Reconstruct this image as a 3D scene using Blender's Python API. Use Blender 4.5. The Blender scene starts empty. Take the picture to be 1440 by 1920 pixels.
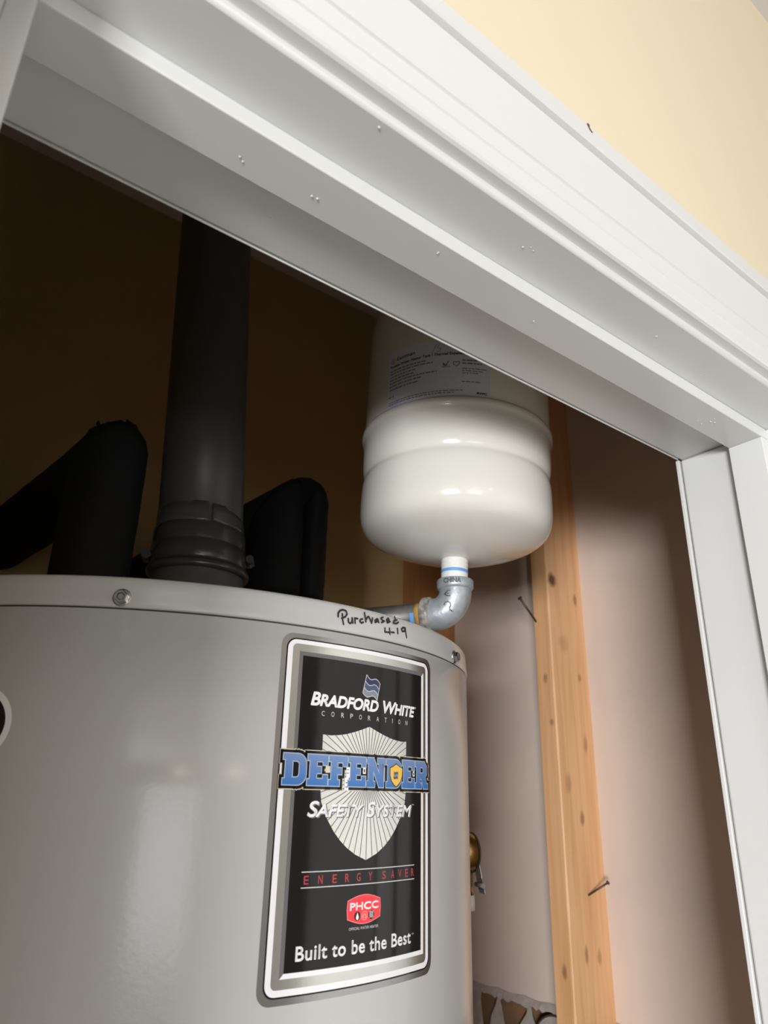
import bpy, bmesh, math, random
from math import sin, cos, pi, radians, sqrt, atan2, hypot
from mathutils import Vector, Matrix
from mathutils.geometry import tessellate_polygon

SC = bpy.context.scene
COL = SC.collection
H = 1.76                      # height of the camera over the room floor

# ------------------------------------------------------------------ camera
cam_d = bpy.data.cameras.new('camera')
cam = bpy.data.objects.new('camera', cam_d)
COL.objects.link(cam)
RIGHT = Vector((0.79184014, -0.61035801, 0.02126741))
DOWN = Vector((0.24013116, 0.27913501, -0.92974226))
FWD = Vector((0.56153915, 0.74131421, 0.36759628))
m = Matrix.Identity(4)
for i in range(3):
    m[i][0] = RIGHT[i]; m[i][1] = -DOWN[i]; m[i][2] = -FWD[i]
m[2][3] = H
cam.matrix_world = m
cam_d.sensor_fit = 'VERTICAL'
cam_d.sensor_height = 36.0
cam_d.lens = 1339.345 / 1920 * 36.0
cam_d.clip_start = 0.01
cam_d.dof.use_dof = True
cam_d.dof.focus_distance = 0.56
cam_d.dof.aperture_fstop = 11.0
SC.camera = cam

# ------------------------------------------------------------------ world, lights, exposure
w = bpy.data.worlds.new('world'); SC.world = w; w.use_nodes = True
bg = w.node_tree.nodes['Background']
bg.inputs[0].default_value = (0.80, 0.90, 1.0, 1); bg.inputs[1].default_value = 1.0

def window_light(name, loc, direction, sx, sy, power, color):
    d = bpy.data.lights.new(name, 'AREA'); d.shape = 'RECTANGLE'; d.size = sx; d.size_y = sy
    d.energy = power; d.color = color
    o = bpy.data.objects.new(name, d); COL.objects.link(o)
    o.location = loc
    o.rotation_euler = Vector(direction).to_track_quat('-Z', 'Y').to_euler()
    return o
# daylight coming in through the two windows of the room
window_light('window_daylight', (-2.36, -2.03, H - 0.37), (1, 0, 0), 1.04, 0.54, 122, (0.985, 0.99, 1.0))
window_light('rear_window_daylight', (-1.45, -4.16, H - 0.45), (0, 1, 0), 1.5, 1.1, 16, (0.985, 0.99, 1.0))

SC.view_settings.view_transform = 'Standard'
SC.view_settings.look = 'None'
SC.view_settings.exposure = 0.34
SC.view_settings.gamma = 1.0
SC.view_settings.use_curve_mapping = False

# ------------------------------------------------------------------ materials
def mat(name, col, rough=0.5, metal=0.0, spec=0.5, bump=None, var=None, coat=0.0):
    """bump = (scale, strength, distance, stretch vector); var = (scale, second colour, stretch vector)"""
    M = bpy.data.materials.new(name); M.use_nodes = True
    nt = M.node_tree; b = nt.nodes['Principled BSDF']
    b.inputs['Base Color'].default_value = (*col, 1)
    b.inputs['Roughness'].default_value = rough
    b.inputs['Metallic'].default_value = metal
    b.inputs['Specular IOR Level'].default_value = spec
    b.inputs['Coat Weight'].default_value = coat
    tc = nt.nodes.new('ShaderNodeTexCoord')
    def noise(scale, stretch, detail=3):
        mp = nt.nodes.new('ShaderNodeMapping'); mp.inputs['Scale'].default_value = stretch
        n = nt.nodes.new('ShaderNodeTexNoise'); n.inputs['Scale'].default_value = scale
        n.inputs['Detail'].default_value = detail
        nt.links.new(tc.outputs['Object'], mp.inputs[0]); nt.links.new(mp.outputs[0], n.inputs['Vector'])
        return n
    if var:
        n = noise(var[0], var[2] if len(var) > 2 else (1, 1, 1), 5)
        r = nt.nodes.new('ShaderNodeMapRange'); r.inputs[1].default_value = 0.35; r.inputs[2].default_value = 0.68
        x = nt.nodes.new('ShaderNodeMix'); x.data_type = 'RGBA'
        x.inputs[6].default_value = (*col, 1); x.inputs[7].default_value = (*var[1], 1)
        nt.links.new(n.outputs[0], r.inputs[0]); nt.links.new(r.outputs[0], x.inputs[0])
        nt.links.new(x.outputs[2], b.inputs['Base Color'])
    if bump:
        n = noise(bump[0], bump[3] if len(bump) > 3 else (1, 1, 1), 2)
        bp = nt.nodes.new('ShaderNodeBump'); bp.inputs['Strength'].default_value = bump[1]
        bp.inputs['Distance'].default_value = bump[2]
        nt.links.new(n.outputs[0], bp.inputs['Height']); nt.links.new(bp.outputs[0], b.inputs['Normal'])
    return M

def wood_mat(name, base, dark, knots):
    M = bpy.data.materials.new(name); M.use_nodes = True
    nt = M.node_tree; b = nt.nodes['Principled BSDF']; L = nt.links
    N = nt.nodes.new
    tc = N('ShaderNodeTexCoord')
    sep = N('ShaderNodeSeparateXYZ'); L.new(tc.outputs['Object'], sep.inputs[0])
    mp = N('ShaderNodeMapping'); mp.inputs['Scale'].default_value = (1, 1, 0.045)
    L.new(tc.outputs['Object'], mp.inputs[0])
    n1 = N('ShaderNodeTexNoise'); n1.inputs['Scale'].default_value = 95; n1.inputs['Detail'].default_value = 4
    n1.inputs['Distortion'].default_value = 0.6
    L.new(mp.outputs[0], n1.inputs['Vector'])
    n2 = N('ShaderNodeTexNoise'); n2.inputs['Scale'].default_value = 22; n2.inputs['Detail'].default_value = 3
    L.new(mp.outputs[0], n2.inputs['Vector'])
    r1 = N('ShaderNodeMapRange'); r1.inputs[1].default_value = 0.42; r1.inputs[2].default_value = 0.72
    L.new(n1.outputs[0], r1.inputs[0])
    mx = N('ShaderNodeMix'); mx.data_type = 'RGBA'
    mx.inputs[6].default_value = (*base, 1)
    mx.inputs[7].default_value = (base[0] * 0.84, base[1] * 0.74, base[2] * 0.64, 1)
    L.new(r1.outputs[0], mx.inputs[0])
    mx2 = N('ShaderNodeMix'); mx2.data_type = 'RGBA'
    r2 = N('ShaderNodeMapRange'); r2.inputs[1].default_value = 0.4; r2.inputs[2].default_value = 0.7; r2.inputs[4].default_value = 0.55
    L.new(n2.outputs[0], r2.inputs[0]); L.new(r2.outputs[0], mx2.inputs[0])
    L.new(mx.outputs[2], mx2.inputs[6]); mx2.inputs[7].default_value = (base[0] * 0.92, base[1] * 0.78, base[2] * 0.70, 1)
    cur = mx2.outputs[2]
    wob = N('ShaderNodeTexNoise'); wob.inputs['Scale'].default_value = 120
    L.new(tc.outputs['Object'], wob.inputs['Vector'])
    for (kx, ky, kz, rx, rz, dk) in knots:
        # squared elliptic distance of a knot at (kx,ky,kz) in object space
        sb = N('ShaderNodeVectorMath'); sb.operation = 'SUBTRACT'; sb.inputs[1].default_value = (kx, ky, kz)
        L.new(tc.outputs['Object'], sb.inputs[0])
        sc = N('ShaderNodeVectorMath'); sc.operation = 'MULTIPLY'; sc.inputs[1].default_value = (1 / rx, 1 / rx, 1 / rz)
        L.new(sb.outputs[0], sc.inputs[0])
        ln = N('ShaderNodeVectorMath'); ln.operation = 'LENGTH'; L.new(sc.outputs[0], ln.inputs[0])
        ad = N('ShaderNodeMath'); ad.operation = 'MULTIPLY_ADD'; ad.inputs[1].default_value = 0.8; 
        L.new(wob.outputs[0], ad.inputs[0]); L.new(ln.outputs['Value'], ad.inputs[2])
        rr = N('ShaderNodeMapRange'); rr.inputs[1].default_value = 1.85; rr.inputs[2].default_value = 1.0
        rr.inputs[4].default_value = dk
        L.new(ad.outputs[0], rr.inputs[0])
        mk = N('ShaderNodeMix'); mk.data_type = 'RGBA'
        L.new(rr.outputs[0], mk.inputs[0]); L.new(cur, mk.inputs[6]); mk.inputs[7].default_value = (*dark, 1)
        cur = mk.outputs[2]
    L.new(cur, b.inputs['Base Color'])
    b.inputs['Roughness'].default_value = 0.42
    bp = N('ShaderNodeBump'); bp.inputs['Strength'].default_value = 0.35; bp.inputs['Distance'].default_value = 0.0006
    L.new(n1.outputs[0], bp.inputs['Height']); L.new(bp.outputs[0], b.inputs['Normal'])
    return M

def gradient_print(name, c0, c1, z0, z1):
    """printed vertical two-colour fade (ink), object space"""
    M = bpy.data.materials.new(name); M.use_nodes = True
    nt = M.node_tree; b = nt.nodes['Principled BSDF']
    tc = nt.nodes.new('ShaderNodeTexCoord'); sp = nt.nodes.new('ShaderNodeSeparateXYZ')
    nt.links.new(tc.outputs['Object'], sp.inputs[0])
    r = nt.nodes.new('ShaderNodeMapRange'); r.inputs[1].default_value = z0; r.inputs[2].default_value = z1
    nt.links.new(sp.outputs[2], r.inputs[0])
    x = nt.nodes.new('ShaderNodeMix'); x.data_type = 'RGBA'
    x.inputs[6].default_value = (*c0, 1); x.inputs[7].default_value = (*c1, 1)
    nt.links.new(r.outputs[0], x.inputs[0]); nt.links.new(x.outputs[2], b.inputs['Base Color'])
    b.inputs['Roughness'].default_value = 0.3
    return M

MT = {}
MT['cream'] = mat('cream wall paint', (0.775, 0.685, 0.50), 0.65, bump=(90, 0.12, 0.001))
MT['room'] = mat('taupe room paint', (0.42, 0.40, 0.38), 0.7, bump=(90, 0.12, 0.001))
MT['trim'] = mat('white gloss trim paint', (0.71, 0.715, 0.70), 0.32, bump=(160, 0.10, 0.0006, (0.12, 1, 1)))
MT['ceil'] = mat('white ceiling paint', (0.78, 0.75, 0.73), 0.8, bump=(140, 0.1, 0.001))
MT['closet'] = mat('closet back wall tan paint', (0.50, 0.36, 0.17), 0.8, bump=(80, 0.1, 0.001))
MT['paper'] = mat('bare drywall paper', (0.82, 0.68, 0.585), 0.85, var=(7, (0.75, 0.63, 0.56)), bump=(220, 0.08, 0.0008))
MT['torn'] = mat('torn white paper', (0.55, 0.48, 0.43), 0.9, var=(60, (0.42, 0.36, 0.32)))
MT['kraft'] = mat('brown kraft backing', (0.30, 0.17, 0.09), 0.9, var=(25, (0.20, 0.11, 0.06)))
MT['floor'] = mat('oak floor', (0.105, 0.095, 0.085), 0.45, var=(6, (0.085, 0.075, 0.065), (1, 8, 1)))
MT['heater'] = mat('light grey heater enamel', (0.465, 0.465, 0.455), 0.17, bump=(330, 0.10, 0.0006))
MT['seam'] = mat('dark seam', (0.05, 0.045, 0.04), 0.8)
MT['tank'] = mat('cream white tank enamel', (0.80, 0.78, 0.72), 0.14, bump=(40, 0.02, 0.0006))
MT['abs'] = mat('black plastic pipe', (0.075, 0.074, 0.071), 0.42)
MT['rubber'] = mat('black rubber', (0.05, 0.05, 0.049), 0.2, bump=(150, 0.15, 0.0008))
MT['tape'] = mat('grey black tape', (0.085, 0.083, 0.078), 0.25, bump=(70, 0.4, 0.001))
MT['foam'] = mat('black foam insulation', (0.008, 0.008, 0.0085), 0.75, 0.0, 0.2, bump=(260, 0.6, 0.001, (1, 1, 3)))
MT['foam_dark'] = mat('black foam inside', (0.004, 0.004, 0.004), 0.9, 0.0, 0.1)
MT['galv'] = mat('galvanised iron', (0.50, 0.54, 0.58), 0.42, metal=0.45, var=(120, (0.40, 0.43, 0.46)), bump=(210, 0.5, 0.0008))
MT['galv_relief_shade'] = mat('shaded cast iron', (0.16, 0.17, 0.18), 0.5, metal=0.4)  # dark tone paints in the relief shade of the raised letters and marks
MT['steel'] = mat('dull steel pipe', (0.30, 0.30, 0.30), 0.42, metal=0.8, var=(40, (0.18, 0.18, 0.18)))
MT['chrome'] = mat('zinc screw', (0.40, 0.40, 0.385), 0.14, metal=1.0)
MT['brass'] = mat('brass', (0.55, 0.36, 0.12), 0.3, metal=1.0, var=(60, (0.38, 0.24, 0.09)))
MT['lever'] = mat('dull grey lever', (0.50, 0.50, 0.52), 0.35, metal=0.8)
MT['white_tape'] = mat('white thread sealant', (0.80, 0.79, 0.76), 0.6, bump=(300, 0.5, 0.001))
MT['blue_tape'] = mat('blue tape', (0.16, 0.38, 0.80), 0.5)
MT['ochre'] = mat('ochre sealant', (0.62, 0.36, 0.09), 0.6, var=(150, (0.45, 0.27, 0.08)))
MT['dope'] = mat('grey sealant', (0.17, 0.16, 0.14), 0.35, var=(170, (0.42, 0.41, 0.37)), bump=(300, 0.8, 0.001))
MT['nail'] = mat('dark nail steel', (0.10, 0.085, 0.08), 0.45, metal=0.7)
MT['ink'] = mat('black marker ink', (0.012, 0.012, 0.014), 0.4)
MT['white_tag'] = mat('white plastic', (0.75, 0.72, 0.66), 0.5)
MT['foil'] = mat('silver foil', (0.70, 0.70, 0.67), 0.24, metal=1.0, bump=(260, 0.05, 0.0005))
MT['foil_dark'] = mat('dark silver foil', (0.42, 0.42, 0.42), 0.26, metal=1.0, bump=(260, 0.05, 0.0005))
MT['grey_print'] = mat('grey print', (0.13, 0.13, 0.13), 0.25)
MT['white_print'] = mat('white print', (0.80, 0.80, 0.82), 0.3)
MT['black_print'] = mat('gloss black print', (0.010, 0.009, 0.009), 0.10, 0.0, 0.32, bump=(120, 0.025, 0.0008))
MT['ray'] = mat('dark ray print', (0.07, 0.07, 0.065), 0.3)
MT['shade_print'] = mat('grey letter edge print', (0.17, 0.18, 0.19), 0.3)
MT['shield_foil'] = mat('pale silver shield', (0.78, 0.78, 0.74), 0.34, metal=0.75, bump=(260, 0.05, 0.0005))
MT['letter_white'] = mat('letter white', (0.82, 0.83, 0.84), 0.3)
MT['letter_grey'] = mat('letter pale grey', (0.55, 0.55, 0.55), 0.3)
MT['red_print'] = mat('dark red print', (0.42, 0.035, 0.05), 0.3)
MT['badge_red'] = mat('badge red print', (0.85, 0.035, 0.05), 0.3)
MT['badge_pink'] = mat('badge pink print', (0.92, 0.30, 0.30), 0.3)
MT['navy'] = mat('flag navy print', (0.018, 0.026, 0.085), 0.3)
MT['slate'] = mat('flag slate print', (0.055, 0.08, 0.15), 0.3)
MT['flag_grey'] = mat('flag grey print', (0.20, 0.23, 0.27), 0.3)
MT['cream_print'] = mat('cream outline print', (0.62, 0.56, 0.44), 0.35)
MT['pale_blue'] = mat('pale blue outline print', (0.36, 0.42, 0.52), 0.3)
MT['gold'] = mat('gold print', (0.80, 0.48, 0.07), 0.3)
MT['label_paper'] = mat('bluish white label paper', (0.74, 0.79, 0.95), 0.55)
MT['label_ink'] = mat('label ink', (0.03, 0.035, 0.06), 0.5)
MT['label_grey'] = mat('label grey ink', (0.22, 0.24, 0.32), 0.5)
MT['glass'] = mat('window frame paint', (0.8, 0.8, 0.8), 0.4)
M_ = bpy.data.materials.new('lit lamp globe'); M_.use_nodes = True
M_.node_tree.nodes['Principled BSDF'].inputs['Emission Color'].default_value = (1.0, 0.80, 0.55, 1)
M_.node_tree.nodes['Principled BSDF'].inputs['Emission Strength'].default_value = 45
MT['lamp'] = M_
MT['dirt'] = mat('brown chip', (0.10, 0.06, 0.035), 0.9)

# ------------------------------------------------------------------ building helpers
def empty(name, base, label=None, cat=None, kind=None, group=None):
    o = bpy.data.objects.new(name, None); COL.objects.link(o)
    o.location = base; o.empty_display_size = 0.03
    tag(o, label, cat, kind, group); return o
def tag(o, label=None, cat=None, kind=None, group=None):
    for k, v in (('label', label), ('category', cat), ('kind', kind), ('group', group)):
        if v: o[k] = v
    return o
def root_of(o):
    while o.parent: o = o.parent
    return o
class MB:
    """collects shapes given in world coordinates (z relative to the camera height) and links them as one mesh object"""
    def __init__(s): s.v = []; s.f = []; s.sm = []
    def add(s, vs, fs, smooth=False):
        n = len(s.v); s.v += [tuple(p) for p in vs]
        s.f += [tuple(i + n for i in f) for f in fs]; s.sm += [smooth] * len(fs); return s
    def box(s, x0, x1, y0, y1, z0, z1):
        vs = [(x, y, z) for x in (x0, x1) for y in (y0, y1) for z in (z0, z1)]
        return s.add(vs, [(0, 1, 3, 2), (4, 6, 7, 5), (0, 4, 5, 1), (2, 3, 7, 6), (0, 2, 6, 4), (1, 5, 7, 3)])
    def quad(s, *p): return s.add(p, [tuple(range(len(p)))])
    def lathe(s, prof, cx, cy, seg=96, a0=0.0, a1=2 * pi, smooth=True):
        """prof: list of (r, z)"""
        full = abs(a1 - a0 - 2 * pi) < 1e-6
        n = seg if full else seg + 1
        vs = []; fs = []
        for (r, z) in prof:
            for k in range(n):
                a = a0 + (a1 - a0) * k / seg
                vs.append((cx + r * sin(a), cy - r * cos(a), z))
        for i in range(len(prof) - 1):
            for k in range(seg):
                k2 = (k + 1) % n
                fs.append((i * n + k, i * n + k2, (i + 1) * n + k2, (i + 1) * n + k))
        return s.add(vs, fs, smooth)
    def tube(s, path, rad, seg=24, caps=True, smooth=True):
        P = [Vector(p) for p in path]; R = rad if isinstance(rad, (list, tuple)) else [rad] * len(P)
        T = []
        for i in range(len(P)):
            a = P[max(i - 1, 0)]; b = P[min(i + 1, len(P) - 1)]
            T.append((b - a).normalized())
        u = T[0].orthogonal().normalized(); vs = []; fs = []
        for i, p in enumerate(P):
            if i:
                u = (u - T[i] * u.dot(T[i])).normalized()
            vv = T[i].cross(u)
            for k in range(seg):
                a = 2 * pi * k / seg
                vs.append(p + (u * cos(a) + vv * sin(a)) * R[i])
        for i in range(len(P) - 1):
            for k in range(seg):
                k2 = (k + 1) % seg
                fs.append((i * seg + k, i * seg + k2, (i + 1) * seg + k2, (i + 1) * seg + k))
        s.add(vs, fs, smooth)
        if caps:
            n = len(P) - 1
            s.add([vs[k] for k in range(seg)][::-1], [tuple(range(seg))])
            s.add([vs[n * seg + k] for k in range(seg)], [tuple(range(seg))])
        return s
    def prism_x(s, prof, x0, x1, mitre=0.0, zref=0.0):
        """extrude a (y,z) profile along x; both ends mitred outward by mitre*(z-zref)"""
        n = len(prof)
        vs = [(x0 - mitre * (z - zref), y, z) for y, z in prof] + [(x1 + mitre * (z - zref), y, z) for y, z in prof]
        fs = [(i, (i + 1) % n, n + (i + 1) % n, n + i) for i in range(n)]
        s.add(vs, fs)
        s.add(vs[:n], [tuple(range(n))[::-1]]); s.add(vs[n:], [tuple(range(n))])
        return s
    def prism_z(s, prof, z0, ztop):
        """extrude an (x,y) profile along z; ztop(x,y) gives the top height"""
        n = len(prof)
        vs = [(x, y, z0) for x, y in prof] + [(x, y, ztop(x, y)) for x, y in prof]
        fs = [(i, (i + 1) % n, n + (i + 1) % n, n + i) for i in range(n)]
        s.add(vs, fs); s.add(vs[:n], [tuple(range(n))[::-1]]); s.add(vs[n:], [tuple(range(n))])
        return s
    def build(s, name, material, parent=None, bevel=0.0, bseg=2, fix=True):
        base = root_of(parent).location if parent else Vector((0, 0, 0))
        me = bpy.data.meshes.new(name)
        off = Vector((0, 0, H)) - base
        me.from_pydata([Vector(p) + off for p in s.v], [], s.f)
        me.polygons.foreach_set('use_smooth', s.sm)
        bm = bmesh.new(); bm.from_mesh(me)
        bmesh.ops.remove_doubles(bm, verts=bm.verts, dist=1e-6)
        if fix: bmesh.ops.recalc_face_normals(bm, faces=bm.faces)
        bm.to_mesh(me); bm.free()
        me.materials.append(material)
        o = bpy.data.objects.new(name, me); COL.objects.link(o)
        if parent: o.parent = parent
        if bevel:
            md = o.modifiers.new('bevel', 'BEVEL'); md.width = bevel; md.segments = bseg
            md.limit_method = 'ANGLE'; md.angle_limit = radians(40)
            md.harden_normals = False
            for p in me.polygons: p.use_smooth = True
            me.set_sharp_from_angle(angle=radians(35))
        return o

# ------------------------------------------------------------------ flat print bent round a cylinder
class Print:
    """2D shapes in millimetres (s along the curve, z up) bent round a vertical cylinder, each layer a hair above the last"""
    def __init__(s, cx, cy, R): s.cx, s.cy, s.R = cx, cy, R
    def bend(s, tris2d, layer, thick=0.0):
        bm = bmesh.new()
        for t in tris2d:
            try: bm.faces.new([bm.verts.new((p[0], p[1], 0)) for p in t])
            except ValueError: pass
        bmesh.ops.remove_doubles(bm, verts=bm.verts, dist=1e-4)
        if bm.verts:
            lo = min(v.co.x for v in bm.verts); hi = max(v.co.x for v in bm.verts)
            step = 4.0 if s.R > 0.2 else (2.5 if s.R > 0.05 else 0.8)
            k = math.ceil(lo / step) * step
            while k < hi:
                bmesh.ops.bisect_plane(bm, geom=bm.verts[:] + bm.edges[:] + bm.faces[:], plane_co=(k, 0, 0), plane_no=(1, 0, 0))
                k += step
        R = s.R + layer * 0.00008 + 0.00006
        mb = MB(); vs = []
        bm.verts.index_update()
        for v in bm.verts:
            a = v.co.x * 0.001 / s.R
            vs.append((s.cx + R * sin(a), s.cy - R * cos(a), v.co.y * 0.001))
        fs = []
        for f in bm.faces:
            idx = [v.index for v in f.verts]
            n = f.normal
            f.normal_update()
            if f.normal.z < 0: idx = idx[::-1]
            fs.append(tuple(idx))
        bm.free()
        mb.add(vs, fs, True)
        return mb
def tri(outer, holes=()):
    loops = [[Vector((x, y, 0)) for x, y in outer]] + [[Vector((x, y, 0)) for x, y in h] for h in holes]
    flat = [p for l in loops for p in l]
    return [[(flat[i].x, flat[i].y) for i in t] for t in tessellate_polygon(loops)]
def rrect(x0, x1, y0, y1, r, n=6):
    out = []
    for (cx, cy, a) in ((x1 - r, y1 - r, 0), (x0 + r, y1 - r, 90), (x0 + r, y0 + r, 180), (x1 - r, y0 + r, 270)):
        if r <= 0: out.append((cx, cy)); continue
        for k in range(n + 1):
            t = radians(a + 90 * k / n); out.append((cx + r * cos(t), cy + r * sin(t)))
    return out
def ellipse(cx, cy, rx, ry, n=28): return [(cx + rx * cos(2 * pi * k / n), cy + ry * sin(2 * pi * k / n)) for k in range(n)]
def stroke(pts, wd):
    out = []
    for a, b in zip(pts, pts[1:]):
        dx, dy = b[0] - a[0], b[1] - a[1]; L = hypot(dx, dy) or 1; nx, ny = -dy / L * wd / 2, dx / L * wd / 2
        out.append([(a[0] + nx, a[1] + ny), (a[0] - nx, a[1] - ny), (b[0] - nx, b[1] - ny), (b[0] + nx, b[1] + ny)])
    for p in pts: out.append(ellipse(p[0], p[1], wd / 2, wd / 2, 8))
    return out
def dilate(poly, holes, d):
    out = tri(poly, [] if d > 1.0 else holes)
    for loop in [poly] + list([] if d > 1.0 else holes):
        for a, b in zip(loop, loop[1:] + loop[:1]):
            dx, dy = b[0] - a[0], b[1] - a[1]; L = hypot(dx, dy)
            if L < 1e-6: continue
            ux, uy = dx / L * d, dy / L * d
            out.append([(a[0] - ux - uy, a[1] - uy + ux), (a[0] - ux + uy, a[1] - uy - ux), (b[0] + ux + uy, b[1] + uy - ux), (b[0] + ux - uy, b[1] + uy + ux)])
    return out
def text2d(body, x0, x1, y0, y1, bold=0.0, shear=0.0, space=1.0, smallcaps=None, fat=0.0):
    """outline of a line of text scaled into the box x0..x1, y0..y1 (mm)"""
    cu = bpy.data.curves.new('t', 'FONT'); cu.body = body; cu.size = 1.0
    cu.offset = bold; cu.shear = shear; cu.space_character = space; cu.resolution_u = 5
    if smallcaps:
        cu.small_caps_scale = smallcaps
        for i, ch in enumerate(body):
            if ch.islower(): cu.body_format[i].use_small_caps = True
    o = bpy.data.objects.new('t', cu); COL.objects.link(o)
    dg = bpy.context.evaluated_depsgraph_get()
    me = bpy.data.meshes.new_from_object(o.evaluated_get(dg))
    vs = [v.co.copy() for v in me.vertices]; fs = [list(p.vertices) for p in me.polygons]
    bpy.data.objects.remove(o); bpy.data.curves.remove(cu); bpy.data.meshes.remove(me)
    ax = min(v.x for v in vs); bx = max(v.x for v in vs); ay = min(v.y for v in vs); by = max(v.y for v in vs)
    fx = (x1 - x0) / (bx - ax); fy = (y1 - y0) / (by - ay)
    x0 += fat; fx = (x1 - x0 - fat) / (bx - ax); y0 += fat; fy = (y1 - y0 - fat) / (by - ay)
    P = [(x0 + (v.x - ax) * fx, y0 + (v.y - ay) * fy) for v in vs]
    out = []
    for k in range(8 if fat else 1):       # heavier face: the outline struck eight times round a small circle
        ox, oy = (fat * cos(pi * k / 4), fat * sin(pi * k / 4)) if fat else (0, 0)
        out += [[(P[i][0] + ox, P[i][1] + oy) for i in f] for f in fs]
    return out

# ================================================================== STRUCTURE
YF, YB = 0.2009, 0.3169          # door wall: room face, closet face
XL, XR = -0.0085, 0.590          # jamb faces
ZJ = 0.3003                      # underside of the head jamb
ZC = 0.965                       # ceiling
ZFLOOR = -H
ZRC = 0.9182                     # ceiling of the room
RX0, RX1, RY0 = -2.40, 4.20, -4.20
XW, YBACK = 0.950, 1.053         # closet right wall, closet back wall

b = MB()
b.box(RX0 - 0.1, XL - 0.018, YF, YB + 0.0035, ZFLOOR, ZC)
b.box(XR + 0.018, RX1 + 0.1, YF, YB + 0.0035, ZFLOOR, ZC)
b.box(XL - 0.018, XR + 0.018, YF, YB + 0.0035, ZJ + 0.018, ZC)
tag(b.build('wall_front', MT['cream']), 'cream painted wall around the closet doorway', kind='structure')
b = MB().box(RX0 - 0.1, RX1 + 0.1, RY0 - 0.1, YF, ZRC, ZC + 0.1)
tag(b.build('ceiling', MT['ceil']), 'white room ceiling above the cream wall', kind='structure')
b = MB().box(-0.12, XW + 0.1, YB + 0.0035, YBACK + 0.1, ZC + 0.006, ZC + 0.1)
tag(b.build('ceiling', MT['ceil']), 'dark closet ceiling', kind='structure')
b = MB().box(RX0 - 0.1, RX1 + 0.1, RY0 - 0.1, YB + 0.0035, ZFLOOR - 0.05, ZFLOOR)
tag(b.build('floor', MT['floor']), 'wooden room floor', kind='structure')
HB = -1.3465                      # bottom of the heater
b = MB().box(-0.12, XW + 0.1, YB + 0.0035, YBACK + 0.1, ZFLOOR - 0.05, HB)
tag(b.build('floor', MT['kraft']), 'raised closet floor under the water heater', kind='structure')
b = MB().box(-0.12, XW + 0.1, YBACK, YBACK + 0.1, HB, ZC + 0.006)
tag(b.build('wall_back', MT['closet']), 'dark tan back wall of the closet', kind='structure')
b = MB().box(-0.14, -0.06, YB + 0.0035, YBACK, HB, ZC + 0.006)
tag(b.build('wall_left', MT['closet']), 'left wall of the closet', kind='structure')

# room walls behind the camera, with the window openings
WY0, WY1, WZ0, WZ1 = -2.59, -1.47, -0.66, -0.02
b = MB()
b.box(RX0 - 0.1, RX0, RY0 - 0.1, WY0, ZFLOOR, ZRC); b.box(RX0 - 0.1, RX0, WY1, YF, ZFLOOR, ZRC)
b.box(RX0 - 0.1, RX0, WY0, WY1, ZFLOOR, WZ0); b.box(RX0 - 0.1, RX0, WY0, WY1, WZ1, ZRC)
tag(b.build('wall_room_left', MT['room']), 'taupe left wall of the room', kind='structure')
b = MB().box(RX1, RX1 + 0.1, RY0 - 0.1, YF, ZFLOOR, ZRC)
tag(b.build('wall_room_right', MT['room']), 'taupe right wall of the room', kind='structure')
QX0, QX1, QZ0, QZ1 = -2.25, -0.65, -1.05, 0.15
b = MB()
b.box(RX0, QX0, RY0 - 0.1, RY0, ZFLOOR, ZRC); b.box(QX1, RX1, RY0 - 0.1, RY0, ZFLOOR, ZRC)
b.box(QX0, QX1, RY0 - 0.1, RY0, ZFLOOR, QZ0); b.box(QX0, QX1, RY0 - 0.1, RY0, QZ1, ZRC)
tag(b.build('wall_room_rear', MT['room']), 'taupe rear wall of the room', kind='structure')
win = empty('window_1', (RX0, (WY0 + WY1) / 2, H + WZ0), 'white framed window in the left room wall', kind='structure')
b = MB(); x0, x1 = RX0 - 0.06, RX0 + 0.012
b.box(x0, x1, WY0, WY0 + 0.04, WZ0, WZ1); b.box(x0, x1, WY1 - 0.04, WY1, WZ0, WZ1)
b.box(x0, x1, WY0, WY1, WZ0, WZ0 + 0.04); b.box(x0, x1, WY0, WY1, WZ1 - 0.04, WZ1)
b.build('window_frame', MT['trim'], win)
win = empty('window_2', ((QX0 + QX1) / 2, RY0, H + QZ0), 'white framed window in the rear room wall', kind='structure')
b = MB(); y0, y1 = RY0 - 0.06, RY0 + 0.012
b.box(QX0, QX0 + 0.04, y0, y1, QZ0, QZ1); b.box(QX1 - 0.04, QX1, y0, y1, QZ0, QZ1)
b.box(QX0, QX1, y0, y1, QZ0, QZ0 + 0.04); b.box(QX0, QX1, y0, y1, QZ1 - 0.04, QZ1)
b.build('window_frame', MT['trim'], win)

# the closet door, hinged on the right and standing open into the room
dr = empty('door_1', (0.602, 0.178, 0.0), 'white closet door standing open into the room', kind='structure')
b = MB().box(0.602, 0.637, -0.415, 0.178, ZFLOOR + 0.012, ZJ - 0.004); b.build('door_slab', MT['trim'], dr, 0.002)
MB().lathe([(0.0, -0.90), (0.012, -0.90), (0.024, -0.885), (0.026, -0.87), (0.020, -0.855), (0.0, -0.85)], 0.572, -0.35, 32).build('door_knob', MT['chrome'], dr)
MB().tube([(0.590, -0.35, -0.875), (0.602, -0.35, -0.875)], 0.010, 20).build('knob_stem', MT['chrome'], dr)
dr.rotation_euler = (0, 0, radians(6))
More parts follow.
